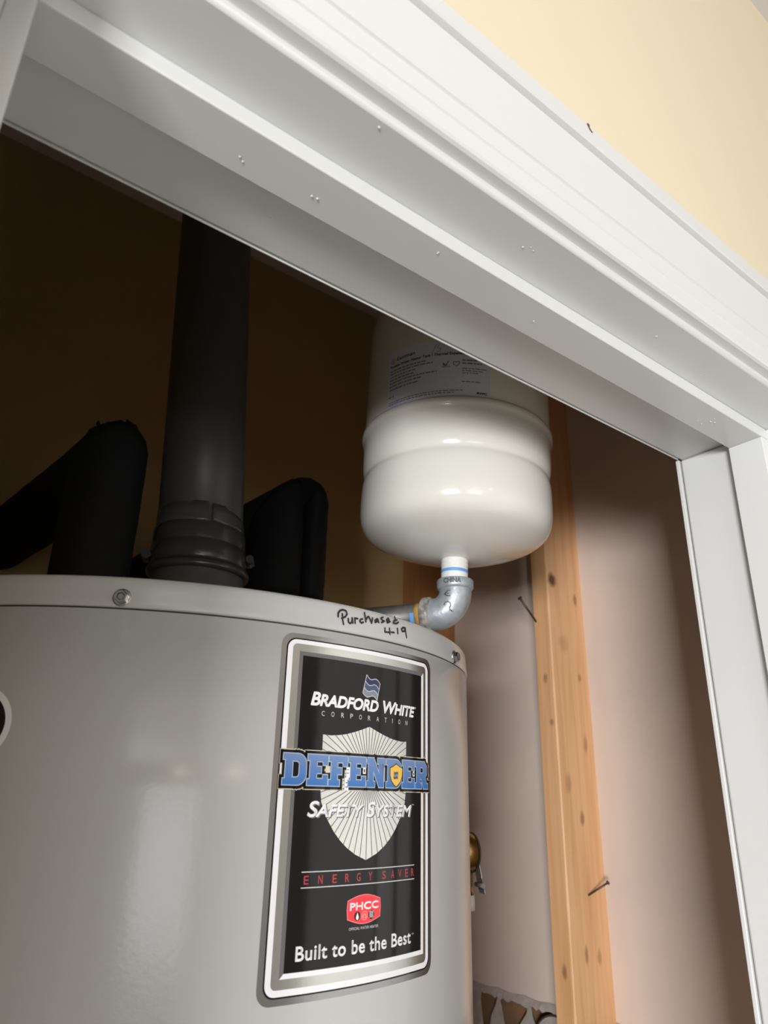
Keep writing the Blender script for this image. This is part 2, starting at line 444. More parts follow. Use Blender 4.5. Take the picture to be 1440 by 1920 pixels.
# two small globe lamps hanging at the far side of the room
for lx, ly, lz in ((-1.05, -3.70, 0.62), (0.20, -3.75, 0.62)):
    la = empty('ceiling_lamp', (lx, ly, H + ZRC), 'small warm globe lamp hanging from the room ceiling', kind='structure')
    MB().lathe([(0.0, lz - 0.06)] + [(0.06 * sin(pi * k / 12), lz - 0.06 * cos(pi * k / 12)) for k in range(1, 12)] + [(0.0, lz + 0.06)], lx, ly, 24).build('globe', MT['lamp'], la)
    MB().tube([(lx, ly, lz + 0.058), (lx, ly, ZRC)], 0.006, 10).build('rod', MT['lever'], la)
# ------------------------------------------------------------------ door frame
fr = empty('trim_1', ((XL + XR) / 2, YF, 0), 'white painted wooden door frame around the closet opening', kind='structure')
YS0, YS1, TS = 0.2364, 0.2657, 0.0103     # door stop
b = MB().box(XL - 0.018, XR + 0.018, YF - 0.0005, YB, ZJ, ZJ + 0.018)
b.build('head_jamb', MT['trim'], fr, 0.0022)
b = MB().box(XR, XR + 0.018, YF - 0.0005, YB, ZFLOOR, ZJ)
b.build('side_jamb', MT['trim'], fr, 0.0022)
b = MB().box(XL - 0.018, XL, YF - 0.0005, YB, ZFLOOR, ZJ)
b.build('side_jamb', MT['trim'], fr, 0.0022)
b = MB().box(XL, XR, YS0, YS1, ZJ - TS, ZJ)
b.build('door_stop', MT['trim'], fr, 0.0007)
b = MB().box(XR - TS, XR, YS0, YS1, ZFLOOR, ZJ - TS)
b.build('door_stop', MT['trim'], fr, 0.0007)
b = MB().box(XL, XL + TS, YS0, YS1, ZFLOOR, ZJ - TS)
b.build('door_stop', MT['trim'], fr, 0.0007)
# narrow edge strip behind the jamb on the closet side
b = MB().box(XL, XR - 0.0005, YB + 0.0006, YB + 0.0024, ZJ + 0.0002, ZJ + 0.018)
b.build('edge_strip', MT['trim'], fr, 0.0008)
b = MB().box(XR - 0.0005, XR + 0.018, YB + 0.0008, YB + 0.0046, ZFLOOR, ZJ + 0.0005)
b.build('edge_strip', MT['trim'], fr, 0.0008)
b = MB().box(XL - 0.018, XL, YB + 0.0008, YB + 0.0046, ZFLOOR, ZJ + 0.0005)
b.build('edge_strip', MT['trim'], fr, 0.0008)
# moulded casing: profile as (distance out from the reveal, height off the wall)
CP = [(0.0, 0.0), (0.0, 0.0068), (0.0008, 0.0086), (0.0024, 0.0096), (0.0112, 0.0106), (0.0122, 0.0098), (0.0132, 0.0110),
      (0.0236, 0.0120), (0.0246, 0.0112), (0.0256, 0.0128), (0.0400, 0.0136), (0.0520, 0.0146), (0.0600, 0.0157), (0.0622, 0.0160), (0.0630, 0.0150),
      (0.0638, 0.0190), (0.0650, 0.0198), (0.0770, 0.0196), (0.0786, 0.0186), (0.0790, 0.0170), (0.0790, 0.0)]
ZR = ZJ + 0.005
b = MB().prism_x([(YF - h, ZR + d) for d, h in CP], XL - 0.005, XR + 0.005, 1.0, ZR)
o = b.build('casing', MT['trim'], fr)
def side_casing(xr, sgn):
    bb = MB(); n = len(CP)
    vs = [(xr + sgn * d, YF - h, ZFLOOR) for d, h in CP] + [(xr + sgn * d, YF - h, ZR + d) for d, h in CP]
    bb.add(vs, [(i, (i + 1) % n, n + (i + 1) % n, n + i) for i in range(n)])
    bb.add(vs[n:], [tuple(range(n))]); bb.add(vs[:n], [tuple(range(n))[::-1]])
    return bb.build('casing', MT['trim'], fr)
side_casing(XR + 0.005, 1); side_casing(XL - 0.005, -1)
# dried paint nibs under the stop and the head jamb
b = MB(); rnd = random.Random(7)
for (nx, ny, nz) in ((0.1434, 0.2535, ZJ - TS), (0.514, 0.256, ZJ - TS), (0.527, 0.2487, ZJ - TS), (0.1016, 0.2566, ZJ - TS), (0.22, 0.245, ZJ - TS), (0.31, 0.252, ZJ - TS), (0.079, 0.2722, ZJ), (0.133, 0.291, ZJ), (0.2695, 0.2157, ZJ), (0.40, 0.2185, ZJ), (0.1476, 0.206, ZJ), (0.47, 0.224, ZJ)):
    for q in range(rnd.randint(1, 3)):
        r = rnd.uniform(0.0004, 0.0009); ax = nx + rnd.uniform(-0.004, 0.004) * q; ay = ny + rnd.uniform(-0.002, 0.002) * q
        b.lathe([(0.0, nz - r * 0.8), (r * 0.7, nz - r * 0.55), (r, nz + 0.0001)], ax, ay, 8)
o = b.build('paint_nibs', MT['trim'], fr); o['kind'] = 'stuff'
# chipped spot on the casing top edge
cz = 0.3815; cxp = 0.288
b = MB(); cp = [(-0.0022, 0.0016), (-0.0008, 0.0022), (0.0, 0.0010), (-0.0004, -0.0004), (0.0014, -0.0022), (0.0026, -0.0026), (0.0018, -0.0034), (-0.0004, -0.0020), (-0.0016, -0.0004)]
b.add([(cxp + x, YF - 0.0200, cz + z) for x, z in cp] + [(cxp + x, YF - 0.0190, cz + z) for x, z in cp],
      [tuple(range(9))] + [(i, (i + 1) % 9, 9 + (i + 1) % 9, 9 + i) for i in range(9)])
tag(b.build('paint_chip', MT['dirt'], fr), 'dark chipped spot')

# ------------------------------------------------------------------ closet right wall: drywall seen from behind, studs
TH = 0.0127
random.seed(4)
prof = []
y = YB + 0.0035
pts = []
while y < YBACK:
    pts.append((y, -0.2865 + random.uniform(-0.004, 0.004)));  y += random.uniform(0.006, 0.016)
pts.append((YBACK, -0.287))
b = MB(); n = len(pts)
front = [(XW, yy, zz) for yy, zz in pts] + [(XW, YBACK, ZC + 0.006), (XW, YB + 0.0035, ZC + 0.006)]
back = [(XW + TH, yy, zz) for _, yy, zz in front]
k = len(front)
b.add(front + back, [tuple(range(k)), tuple(range(k, 2 * k))[::-1]] + [(i, (i + 1) % k, k + (i + 1) % k, k + i) for i in range(k)])
wr = tag(b.build('wall_right', MT['paper']), 'bare drywall paper between the studs on the closet right wall', kind='structure')
b = MB().box(XW + TH + 0.003, XW + TH + 0.02, YB + 0.0035, YBACK, HB, -0.25)
tag(b.build('kraft_backing', MT['kraft'], wr), 'brown backing below the torn drywall')
# folded white paper along the torn edge
b = MB()
ye = [0.70 + 0.006 * i for i in range(60)]
zt = [-0.279 + 0.0012 * sin(i * 0.7) for i in range(60)]
zb = [-0.2905 + random.uniform(-0.0022, 0.0022) for i in range(60)]
vs = [(XW - 0.0012, yy, z) for yy, z in zip(ye, zt)] + [(XW - 0.0035, yy, z) for yy, z in zip(ye, zb)] + [(XW - 0.0004, yy, z + 0.0005) for yy, z in zip(ye, zb)]
fs = [(i, i + 1, 61 + i, 60 + i) for i in range(59)] + [(60 + i, 61 + i, 121 + i, 120 + i) for i in range(59)]
b.add(vs, fs); b.build('torn_edge', MT['torn'], wr)
def shard(ps):
    bb = MB(); k = len(ps)
    f = [(XW + 0.002, yy, zz) for yy, zz in ps]; g = [(XW + 0.004, yy, zz) for yy, zz in ps]
    bb.add(f + g, [tuple(range(k)), tuple(range(k, 2 * k))[::-1]] + [(i, (i + 1) % k, k + (i + 1) % k, k + i) for i in range(k)])
    bb.build('torn_paper', MT['torn'], wr)
shard([(0.9320, -0.2875), (0.9380, -0.302), (0.9480, -0.318), (0.9600, -0.36), (0.9150, -0.36), (0.9200, -0.33), (0.9275, -0.300)])
shard([(0.8660, -0.2865), (0.8720, -0.2880), (0.8735, -0.3000), (0.8900, -0.3200), (0.9060, -0.36), (0.8450, -0.36), (0.8560, -0.318), (0.8640, -0.302)])
shard([(0.9780, -0.287), (0.9700, -0.290), (0.9730, -0.301), (0.9650, -0.36), (1.0200, -0.36), (1.0200, -0.29)])

KN = [(0.8783, 0.7116, 0.3233, 0.0085, 0.010, 1.0), (0.8520, 0.715, -0.0399, 0.0075, 0.012, 0.8), (0.9100, 0.7116, -0.0265, 0.004, 0.008, 0.6),
      (0.9326, 0.7116, 0.3006, 0.0035, 0.008, 0.6), (0.9309, 0.7116, 0.0773, 0.004, 0.012, 0.45), (0.8978, 0.7116, -0.1945, 0.003, 0.010, 0.6), (0.925, 0.7116, -0.20, 0.004, 0.008, 0.4),
      (0.8664, 0.725, -0.214, 0.0035, 0.008, 0.6), (0.8664, 0.727, 0.170, 0.004, 0.006, 0.5), (0.8664, 0.720, 0.105, 0.0035, 0.004, 0.5), (0.9286, 0.7116, 0.175, 0.0035, 0.005, 0.5), (0.8950, 0.7116, 0.225, 0.010, 0.012, 0.25), (0.885, 0.7116, 0.02, 0.006, 0.012, 0.35)]
KN = [(x, y, z + H, a, c, d) for x, y, z, a, c, d in KN]
MT['stud'] = wood_mat('fir stud', (0.92, 0.55, 0.285), (0.17, 0.065, 0.022), KN)
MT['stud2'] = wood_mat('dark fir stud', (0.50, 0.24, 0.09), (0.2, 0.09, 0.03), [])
b = MB()
# waney inner corner: a slightly uneven eased edge
zs = [HB + (ZC + 0.006 - HB) * i / 90 for i in range(91)]
X0, X1, Y0, Y1 = 0.8663, XW, 0.7116, 0.7436
random.seed(9); e = 0.003; ring = []
for z in zs:
    e = min(0.0060, max(0.0016, e + random.uniform(-0.0011, 0.0011)))
    ring.append([(X1, Y0, z), (X1, Y1, z), (X0 + 0.001, Y1, z), (X0, Y1 - 0.001, z), (X0, Y0 + e * 0.9, z), (X0 + e, Y0, z)])
vs = [p for r in ring for p in r]; fs = []
for i in range(90):
    for k in range(6): fs.append((i * 6 + k, i * 6 + (k + 1) % 6, (i + 1) * 6 + (k + 1) % 6, (i + 1) * 6 + k))
fs += [tuple(range(6)), tuple(range(540, 546))]
b.add(vs, fs)
tag(b.build('stud', MT['stud'], wr), 'knotty fir stud')
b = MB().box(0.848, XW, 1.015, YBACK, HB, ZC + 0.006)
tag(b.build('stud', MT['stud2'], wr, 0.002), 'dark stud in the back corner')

# ------------------------------------------------------------------ nails in the stud
def nail(tip, head, r, label):
    t = Vector(tip); h = Vector(head); d = (h - t).normalized()
    e = empty('nail', (t.x, t.y, t.z + H), label, 'nail', group='nails in the stud')
    MB().tube([t - d * 0.012, h], r, 10).build('shank', MT['nail'], e)
    MB().tube([h - d * 0.0005, h + d * 0.0012], r * 2.0, 12).build('head', MT['nail'], e)
nail((0.8663, 0.7391, 0.2596), (0.8300, 0.7377, 0.2902), 0.0017, 'dark nail poking out of the left face of the fir stud, upper of two')
nail((0.9117, 0.7116, -0.1240), (0.9180, 0.6830, -0.1065), 0.0014, 'dark nail sticking out of the front face of the fir stud, lower of two')

# ------------------------------------------------------------------ white pipe low on the right wall
pe = empty('drain_pipe', (0.985, 0.83, H - 0.32), 'pale round pipe end with dark rim in the torn drywall gap', 'pipe')
b = MB(); cy0, cz0 = 0.812, -0.332
b.tube([(XW - 0.006, cy0, cz0), (XW + 0.012, cy0, cz0)], 0.040, 40); b.build('pipe', MT['torn'], pe)
b = MB()
ring = [(0.0400, XW - 0.0065), (0.0425, XW - 0.0068), (0.0425, XW + 0.010), (0.0400, XW + 0.010)]
vs = []; fs = []
for (r, x) in ring + ring[:1]:
    for k in range(40):
        a = 2 * pi * k / 40; vs.append((x, cy0 + r * cos(a), cz0 + r * sin(a)))
for i in range(4):
    for k in range(40): fs.append((i * 40 + k, i * 40 + (k + 1) % 40, (i + 1) * 40 + (k + 1) % 40, (i + 1) * 40 + k))
b.add(vs, fs, True); b.build('rim', MT['seam'], pe)

# ================================================================== WATER HEATER
CX, CY, RH, ZS, ZT = 0.2696, 0.6838, 0.2800, 0.1023, 0.1235
wh = empty('water_heater', (CX, CY, H + HB), 'light grey cylindrical water heater with black and silver decal', 'water heater')
prof = [(0.0, HB + 0.02), (RH - 0.004, HB + 0.02), (RH, HB + 0.03), (RH, -0.9), (RH, -0.4), (RH, 0.0), (RH, ZS - 0.0003), (RH - 0.004, ZS + 0.0006), (RH - 0.006, ZS + 0.004)]
MB().lathe(prof, CX, CY, 240).build('jacket', MT['heater'], wh)
prof = [(RH - 0.0035, ZS + 0.0004), (RH - 0.0022, ZS + 0.0006), (RH + 0.0006, ZS + 0.0010), (RH + 0.0010, ZS + 0.0022), (RH + 0.0004, ZS + 0.006), (RH, ZS + 0.012), (RH - 0.0004, ZT - 0.0032), (RH - 0.0014, ZT - 0.0012), (RH - 0.0036, ZT), (RH - 0.010, ZT + 0.0002), (RH - 0.05, ZT - 0.001), (0.0, ZT - 0.001)]
MB().lathe(prof, CX, CY, 240).build('top_cap', MT['heater'], wh)
prof = [(RH - 0.0030, ZS - 0.0002), (RH - 0.0004, ZS + 0.0000), (RH - 0.0004, ZS + 0.0009), (RH - 0.0030, ZS + 0.0011)]
MB().lathe(prof, CX, CY, 240).build('seam', MT['seam'], wh)
prof = [(0.0, HB), (RH - 0.03, HB), (RH - 0.03, HB + 0.025)]
MB().lathe(prof, CX, CY, 96).build('base_ring', MT['seam'], wh)

def on_heater(s_mm, z_mm, out=0.0):
    a = s_mm * 0.001 / RH
    return Vector((CX + (RH + out) * sin(a), CY - (RH + out) * cos(a), z_mm * 0.001)), Vector((sin(a), -cos(a), 0)), Vector((cos(a), sin(a), 0))
def screw(s_mm, z_mm, name, tw):
    p, nrm, t = on_heater(s_mm, z_mm)
    up = Vector((0, 0, 1))
    b = MB()
    # washer flange
    b.tube([p - nrm * 0.001, p + nrm * 0.0010, p + nrm * 0.0014], [0.0056, 0.0056, 0.0048], 24)
    # hexagonal head with a dished top
    ring = lambda r, d, n=6: [p + nrm * d + (t * cos(2 * pi * k / n + tw) + up * sin(2 * pi * k / n + tw)) * r for k in range(n)]
    vs = ring(0.0042, 0.0012) + ring(0.0042, 0.0042) + ring(0.0036, 0.0050) + ring(0.0026, 0.0050) + ring(0.0020, 0.0042)
    fs = [(i * 6 + k, i * 6 + (k + 1) % 6, (i + 1) * 6 + (k + 1) % 6, (i + 1) * 6 + k) for i in range(4) for k in range(6)]
    fs.append(tuple(range(24, 30)))
    b.add(vs, fs); b.build(name, MT['chrome'], wh)
screw(-143.6, 109.2, 'screw', 0.3); screw(149.6, 108.4, 'screw', 0.0)

# --- decal ---------------------------------------------------------------
PR = Print(CX, CY, RH)
def P2(tris, layer, name, m_, parent, label=None):
    o = PR.bend(tris, layer).build(name, MT[m_], parent, fix=False)
    if label: o['label'] = label
    return o
D0, D1, E0, E1 = -42.0, 100.0, -110.3, 97.4       # decal outline
decal = P2(tri(rrect(D0, D1, E0, E1, 8)), 0, 'decal', 'foil_dark', wh, 'black and silver printed decal')
P2(tri(rrect(D0 + 3.6, D1 - 3.6, E0 + 3.4, E1 - 3.0, 6.5)), 1, 'outline', 'black_print', decal)
P2(tri(rrect(D0 + 4.5, D1 - 4.5, E0 + 4.3, E1 - 3.9, 6)), 2, 'border', 'white_print', decal)
P2(tri(rrect(D0 + 8.0, D1 - 8.0, E0 + 7.6, E1 - 6.6, 3)), 3, 'bevel', 'foil', decal)
# inner step: grey on the left and top, white on the right and bottom
a0, a1, c0, c1 = D0 + 13.0, D1 - 11.2, E0 + 12.6, E1 - 11.4
i0, i1, j0, j1 = D0 + 15.4, D1 - 14.2, E0 + 15.2, E1 - 14.0
P2([[(a0, c0), (i0, j0), (i0, j1), (a0, c1)], [(a0, c1), (i0, j1), (i1, j1), (a1, c1)]], 4, 'inner_bevel', 'grey_print', decal)
P2([[(a0, c0), (a1, c0), (i1, j0), (i0, j0)], [(a1, c0), (a1, c1), (i1, j1), (i1, j0)]], 4, 'inner_bevel', 'white_print', decal)
P2(tri([(i0, j0), (i1, j0), (i1, j1), (i0, j1)]), 4, 'black_panel', 'black_print', decal)
# shield of rays
half = [(29.0, 42.3), (23, 40.2), (16, 38.0), (9, 36.2), (3, 35.2), (-3.5, 34.7), (-8.9, 35.0), (-8.8, 18), (-8.7, 1.5), (-7.8, -5), (-5.4, -11), (-1.9, -16.3), (2.5, -22.2), (7.5, -27.3), (13.0, -31.6), (20.0, -35.6), (28.9, -39.0)]
sh = half + [(58.0 - x, z) for x, z in half[-2:0:-1]]
P2(tri(sh), 5, 'shield', 'shield_foil', decal)
rays = []; rc = (29.0, 11.0)
for k in range(58):
    a = 2 * pi * (k + 0.5) / 58; d = (cos(a), sin(a)); best = None
    for p, q in zip(sh, sh[1:] + sh[:1]):
        ex, ey = q[0] - p[0], q[1] - p[1]; den = d[0] * ey - d[1] * ex
        if abs(den) < 1e-9: continue
        t = ((p[0] - rc[0]) * ey - (p[1] - rc[1]) * ex) / den; u = ((p[0] - rc[0]) * d[1] - (p[1] - rc[1]) * d[0]) / den
        if t > 0 and -1e-6 <= u <= 1 + 1e-6 and (best is None or t < best): best = t
    nx, ny = -d[1] * 0.22, d[0] * 0.22; r0 = 3.0
    rays.append([(rc[0] + d[0] * r0 + nx, rc[1] + d[1] * r0 + ny), (rc[0] + d[0] * r0 - nx, rc[1] + d[1] * r0 - ny),
                 (rc[0] + d[0] * best - nx, rc[1] + d[1] * best - ny), (rc[0] + d[0] * best + nx, rc[1] + d[1] * best + ny)])
P2(rays, 6, 'shield_rays', 'ray', decal)
# flag emblem
def wave(x0, y0, x1, y1, n=12, amp=1.6):
    return [(x0 + (x1 - x0) * k / n, y0 + (y1 - y0) * k / n - amp * sin(2 * pi * k / n) * 0.9) for k in range(n + 1)]
fl = [wave(25.1 - 3.2 * t, 76.6 - 12.4 * t, 37.9 - 2.6 * t, 71.7 - 11.4 * t) for t in (0, 0.34, 0.68, 1.0)]
for i, mm in enumerate(('navy', 'slate', 'flag_grey')):
    tp, bt = fl[i], fl[i + 1]
    P2([[tp[k], bt[k], bt[k + 1], tp[k + 1]] for k in range(12)], 5, 'flag_stripe', mm, decal)
P2(sum([stroke(l, 0.5) for l in fl], []) + stroke([fl[0][0], fl[3][0]], 0.5) + stroke([fl[0][-1], fl[3][-1]], 0.5), 6, 'flag_outline', 'letter_grey', decal)
# maker's name
P2(text2d('Bradford', -19.2, 37.0, 52.3, 61.2, 0.0, 0.22, 0.98, 0.87, 0.42), 6, 'lettering', 'letter_white', decal)
P2(text2d('White', 41.2, 76.8, 52.2, 60.9, 0.0, 0.22, 0.98, 0.87, 0.42), 6, 'lettering', 'letter_white', decal)
P2(tri(ellipse(77.9, 59.3, 0.7, 0.7), [ellipse(77.9, 59.3, 0.45, 0.45)]), 6, 'trade_mark', 'letter_grey', decal)
cs = 'CORPORATION'; xs = [-9.6, -2.2, 5.6, 13.0, 20.6, 28.4, 36.4, 44.2, 51.2, 58.6, 66.8]
P2(sum([text2d(c, x - (0.25 if c == 'I' else 1.15), x + (0.25 if c == 'I' else 1.15), 46.4, 49.5, 0.004) for c, x in zip(cs, xs)], []), 6, 'lettering', 'letter_grey', decal)
# big slab letters
def arcp(cx, cy, rx, ry, a0, a1, n=6): return [(cx + rx * cos(radians(a0 + (a1 - a0) * k / n)), cy + ry * sin(radians(a0 + (a1 - a0) * k / n))) for k in range(n + 1)]
SLAB = {
 'D': ([(0, 0), (9.5, 0)] + arcp(9.5, 6, 6.3, 6, -90, 0) + arcp(9.5, 11.5, 6.3, 6, 0, 90) + [(0, 17.5), (0, 14.2), (1.6, 14.2), (1.6, 3.3), (0, 3.3)],
       [[(6.2, 4)] + arcp(8.8, 6.2, 2.4, 2.2, -90, 0) + arcp(8.8, 11.3, 2.4, 2.2, 0, 90) + [(6.2, 13.5)]], 15.8),
 'E': ([(0, 0), (14.6, 0), (14.6, 6.0), (11.2, 6.0), (11.2, 3.7), (6.4, 3.7), (6.4, 7.0), (9.8, 7.0), (9.8, 10.6), (6.4, 10.6), (6.4, 13.8), (11.2, 13.8), (11.2, 11.8), (14.6, 11.8), (14.6, 17.5), (0, 17.5), (0, 14.2), (1.7, 14.2), (1.7, 3.3), (0, 3.3)], [], 14.6),
 'F': ([(0, 0), (8.2, 0), (8.2, 3.3), (6.4, 3.3), (6.4, 6.8), (9.8, 6.8), (9.8, 10.4), (6.4, 10.4), (6.4, 13.8), (10.8, 13.8), (10.8, 11.6), (14.2, 11.6), (14.2, 17.5), (0, 17.5), (0, 14.2), (1.7, 14.2), (1.7, 3.3), (0, 3.3)], [], 14.2),
 'N': ([(0, 0), (7.2, 0), (7.2, 3.3), (5.8, 3.3), (5.8, 10.0), (11.4, 0), (15.6, 0), (15.6, 14.2), (17.2, 14.2), (17.2, 17.5), (9.8, 17.5), (9.8, 14.2), (11.3, 14.2), (11.3, 7.9), (6.1, 17.5), (0, 17.5), (0, 14.2), (1.5, 14.2), (1.5, 3.3), (0, 3.3)], [], 17.2),
 'R': ([(0, 0), (8.0, 0), (8.0, 3.3), (6.3, 3.3), (6.3, 6.4), (8.0, 6.4), (10.6, 0), (16.6, 0), (16.6, 3.3), (15.0, 3.3), (12.9, 7.4), (14.8, 9.2), (14.8, 14.8), (12.0, 17.5), (0, 17.5), (0, 14.2), (1.7, 14.2), (1.7, 3.3), (0, 3.3)],
       [[(6.3, 9.9), (9.4, 9.9), (10.3, 10.8), (10.3, 13.0), (9.4, 13.9), (6.3, 13.9)]], 16.6)}
lay = [[], [], [], []]; word = 'DEFENDER'
gap = 1.05; tot = sum(SLAB[c][2] for c in word) + gap * 7; kx = (94.3 + 35.6) / tot; x = -35.6
for c in word:
    ol, hl, wd = SLAB[c]
    T = lambda l: [(x + p[0] * kx, 4.4 + p[1] * (18.0 / 17.5)) for p in l]
    o_, h_ = T(ol), [T(h) for h in hl]
    for i, d in enumerate((2.75, 2.25, 0.62)): lay[i] += dilate(o_, h_, d)
    lay[3] += tri(o_, h_)
    x += (wd + gap) * kx
MT['blue_fade'] = gradient_print('blue letter print', (0.035, 0.15, 0.42), (0.15, 0.235, 0.44), 0.0044 + H - (H + HB), 0.0224 + H - (H + HB))
P2(lay[0], 7, 'letter_edge', 'cream_print', decal); P2(lay[1], 8, 'letter_outline', 'black_print', decal)
P2(lay[2], 9, 'letter_line', 'pale_blue', decal); P2(lay[3], 10, 'lettering', 'blue_fade', decal)
# small white gaps where the shield shows between the letters
sq = lambda x, y, w_, h_: [(x, y), (x + w_, y), (x + w_, y + h_), (x, y + h_)]
P2([sq(-5.9, 12.0, 3.4, 4.0)], 9, 'letter_gap', 'cream_print', decal)
for g in ((10.2, 9.6, 2.9, 6.3), (9.0, 1.7, 3.3, 7.9), (24.0, 12.3, 2.5, 3.8), (42.4, 8.0, 1.5, 9.0), (74.6, 12.2, 2.2, 3.4)): P2([sq(*g)], 9, 'letter_gap', 'white_print', decal)
for g in ((10.7, 14.2, 1.3, 0.5), (10.7, 12.0, 1.3, 0.5), (9.8, 6.2, 1.5, 0.5), (9.8, 3.6, 1.5, 0.5), (24.7, 13.2, 1.0, 2.0), (75.2, 12.9, 1.0, 1.9)): P2([sq(*g)], 10, 'ray_end', 'black_print', decal)
# gold shield in the last D
gs = [(49.4, 16.8), (52.0, 17.6), (55.6, 19.4), (59.3, 17.7), (62.0, 16.9), (61.7, 12.0), (60.0, 8.6), (57.6, 6.4), (55.4, 5.2), (53.2, 6.5), (50.9, 8.8), (49.5, 12.0)]
P2(dilate(gs, [], 0.5), 11, 'emblem_edge', 'black_print', decal); P2(tri(gs), 12, 'emblem', 'gold', decal)
f2 = [wave(53.2 - 0.5 * t, 15.0 - 4.6 * t, 57.6 - 0.4 * t, 14.0 - 4.4 * t, 6, 0.6) for t in (0, 0.34, 0.68, 1.0)]
P2([[f2[0][k], f2[1][k], f2[1][k + 1], f2[0][k + 1]] for k in range(6)] + [[f2[2][k], f2[3][k], f2[3][k + 1], f2[2][k + 1]] for k in range(6)], 13, 'emblem_flag', 'slate', decal)
P2([[f2[1][k], f2[2][k], f2[2][k + 1], f2[1][k + 1]] for k in range(6)], 13, 'emblem_flag', 'flag_grey', decal)
# Safety System
for body, x0, x1 in (('Safety', -17.4, 25.4), ('System', 27.8, 73.2)):
    P2(text2d(body, x0 + 0.7, x1 + 0.9, -14.5, -5.1, 0.0, 0.22, 0.97, 0.80, 0.40), 7, 'letter_shadow', 'shade_print', decal)
    P2(text2d(body, x0, x1, -13.9, -4.6, 0.0, 0.22, 0.97, 0.80, 0.28), 8, 'lettering', 'letter_white', decal)
P2(text2d('TM', 73.4, 76.2, -6.8, -5.8, 0.0), 8, 'trade_mark', 'letter_grey', decal)
# rules and Energy Saver
P2([sq(-18.8, -44.3, 96.2, 0.55), sq(-18.8, -52.7, 96.2, 0.55)], 5, 'rule', 'letter_grey', decal)
es = [('E', -15.4), ('N', -5.6), ('E', 4.7), ('R', 14.2), ('G', 23.4), ('Y', 33.2), ('S', 45.6), ('A', 54.0), ('V', 61.4), ('E', 68.6), ('R', 75.4)]
P2(sum([text2d(c, x - 1.6, x + 1.6, -50.7, -46.0, 0.008) for c, x in es], []), 5, 'lettering', 'red_print', decal)
# badge
top = [(15.6 + 26.6 * k / 14, -61.3 + 2.8 * sin(pi * k / 14)) for k in range(15)]
bot = [(42.2 - 26.6 * k / 14, -71.1 - 2.9 * sin(pi * k / 14)) for k in range(15)]
bd = top + [(42.7, -66.2)] + bot + [(15.1, -66.2)]
P2(dilate(bd, [], 0.35), 5, 'badge_edge', 'badge_pink', decal); P2(tri(bd), 6, 'badge', 'badge_red', decal)
P2(text2d('PHCC', 17.0, 40.9, -66.6, -62.3, 0.0, 0.0, 1.0, None, 0.22), 7, 'lettering', 'letter_white', decal)
P2(tri(ellipse(23.1, -69.8, 2.5, 2.5)) + tri(ellipse(34.7, -69.8, 2.5, 2.5)), 7, 'badge_disc', 'black_print', decal)
P2(tri(ellipse(28.9, -69.9, 2.6, 2.6), [ellipse(28.9, -69.9, 2.1, 2.1)]) + tri([(28.9, -68.4), (30.6, -69.9), (30.2, -71.2), (27.6, -71.2), (27.2, -69.9)], [ellipse(28.9, -70.3, 0.7, 0.7)]), 7, 'badge_ring', 'badge_pink', decal)
P2(tri([(23.1, -67.7), (23.9, -69.6), (24.2, -70.6), (23.8, -71.6), (23.1, -71.9), (22.4, -71.6), (22.0, -70.6), (22.3, -69.6)]), 8, 'badge_drop', 'letter_white', decal)
P2(sum([stroke([(33.1, -68.2 - k * 0.75), (34.1, -67.9 - k * 0.75), (35.3, -68.3 - k * 0.75), (36.3, -68.0 - k * 0.75)], 0.42) for k in range(5)], []), 8, 'badge_waves', 'letter_grey', decal)
P2(text2d('OFFICIAL WATER HEATER', 16.9, 41.2, -77.2, -75.7, 0.0), 5, 'lettering', 'letter_grey', decal)
P2(text2d('Built to be the Best', -19.8, 73.9, -89.9, -82.3, 0.0, 0.0, 1.06, None, 0.21), 5, 'lettering', 'letter_white', decal)
P2(text2d('TM', 74.6, 77.2, -85.2, -84.2, 0.0), 5, 'trade_mark', 'letter_grey', decal)

# --- handwriting on the cap
HW = [[(-1.5, 112.9), (-1.7, 115.3), (-0.3, 117.5), (2.1, 118.5), (4.7, 118.1), (5.8, 116.1), (4.4, 113.8), (1.5, 112.3)], [(1.8, 115.5), (2.3, 111.4), (3.2, 108.2)], [(7.0, 113.0), (7.3, 110.5), (8.7, 109.8), (10.2, 111.0), (10.3, 114.0)], [(10.3, 114.0), (11.1, 110.5)], [(12.6, 114.3), (13.1, 110.8)], [(12.7, 113.1), (13.7, 114.3), (15.2, 114.3)], [(19.7, 114.8), (17.9, 114.3), (17.2, 112.8), (18.6, 111.7), (20.4, 112.7)], [(21.2, 119.6), (22.0, 116.4), (22.8, 113.3)], [(22.6, 114.3), (24.0, 116.9), (25.3, 117.6), (26.8, 115.5), (28.2, 113.3), (29.0, 117.1)], [(33.4, 117.3), (31.4, 115.8), (31.7, 114.4), (33.5, 115.4), (34.2, 117.2), (35.2, 115.0)], [(39.4, 119.6), (37.2, 118.4), (38.5, 117.4), (40.7, 116.9), (38.1, 115.4)], [(43.2, 117.5), (46.0, 118.7), (44.9, 119.9), (43.2, 118.4), (44.1, 116.4), (47.0, 117.8)], [(54.3, 120.3), (51.4, 119.2), (50.4, 117.4), (53.9, 117.5), (56.3, 119.0)], [(51.9, 122.3), (52.7, 119.4)], [(41.7, 112.0), (41.6, 109.2), (47.2, 109.7)], [(46.5, 112.7), (47.2, 107.2)], [(48.5, 110.2), (51.6, 110.4)], [(55.3, 114.2), (55.8, 110.4)], [(64.5, 115.9), (61.9, 116.1), (60.0, 114.5), (60.9, 112.9), (63.4, 113.5), (64.4, 116.2), (65.2, 112.6), (66.3, 109.2)]]
P2(sum([stroke(s_, 1.4) for s_ in HW], []), 5, 'handwriting', 'ink', wh, 'black marker handwriting on the cap')
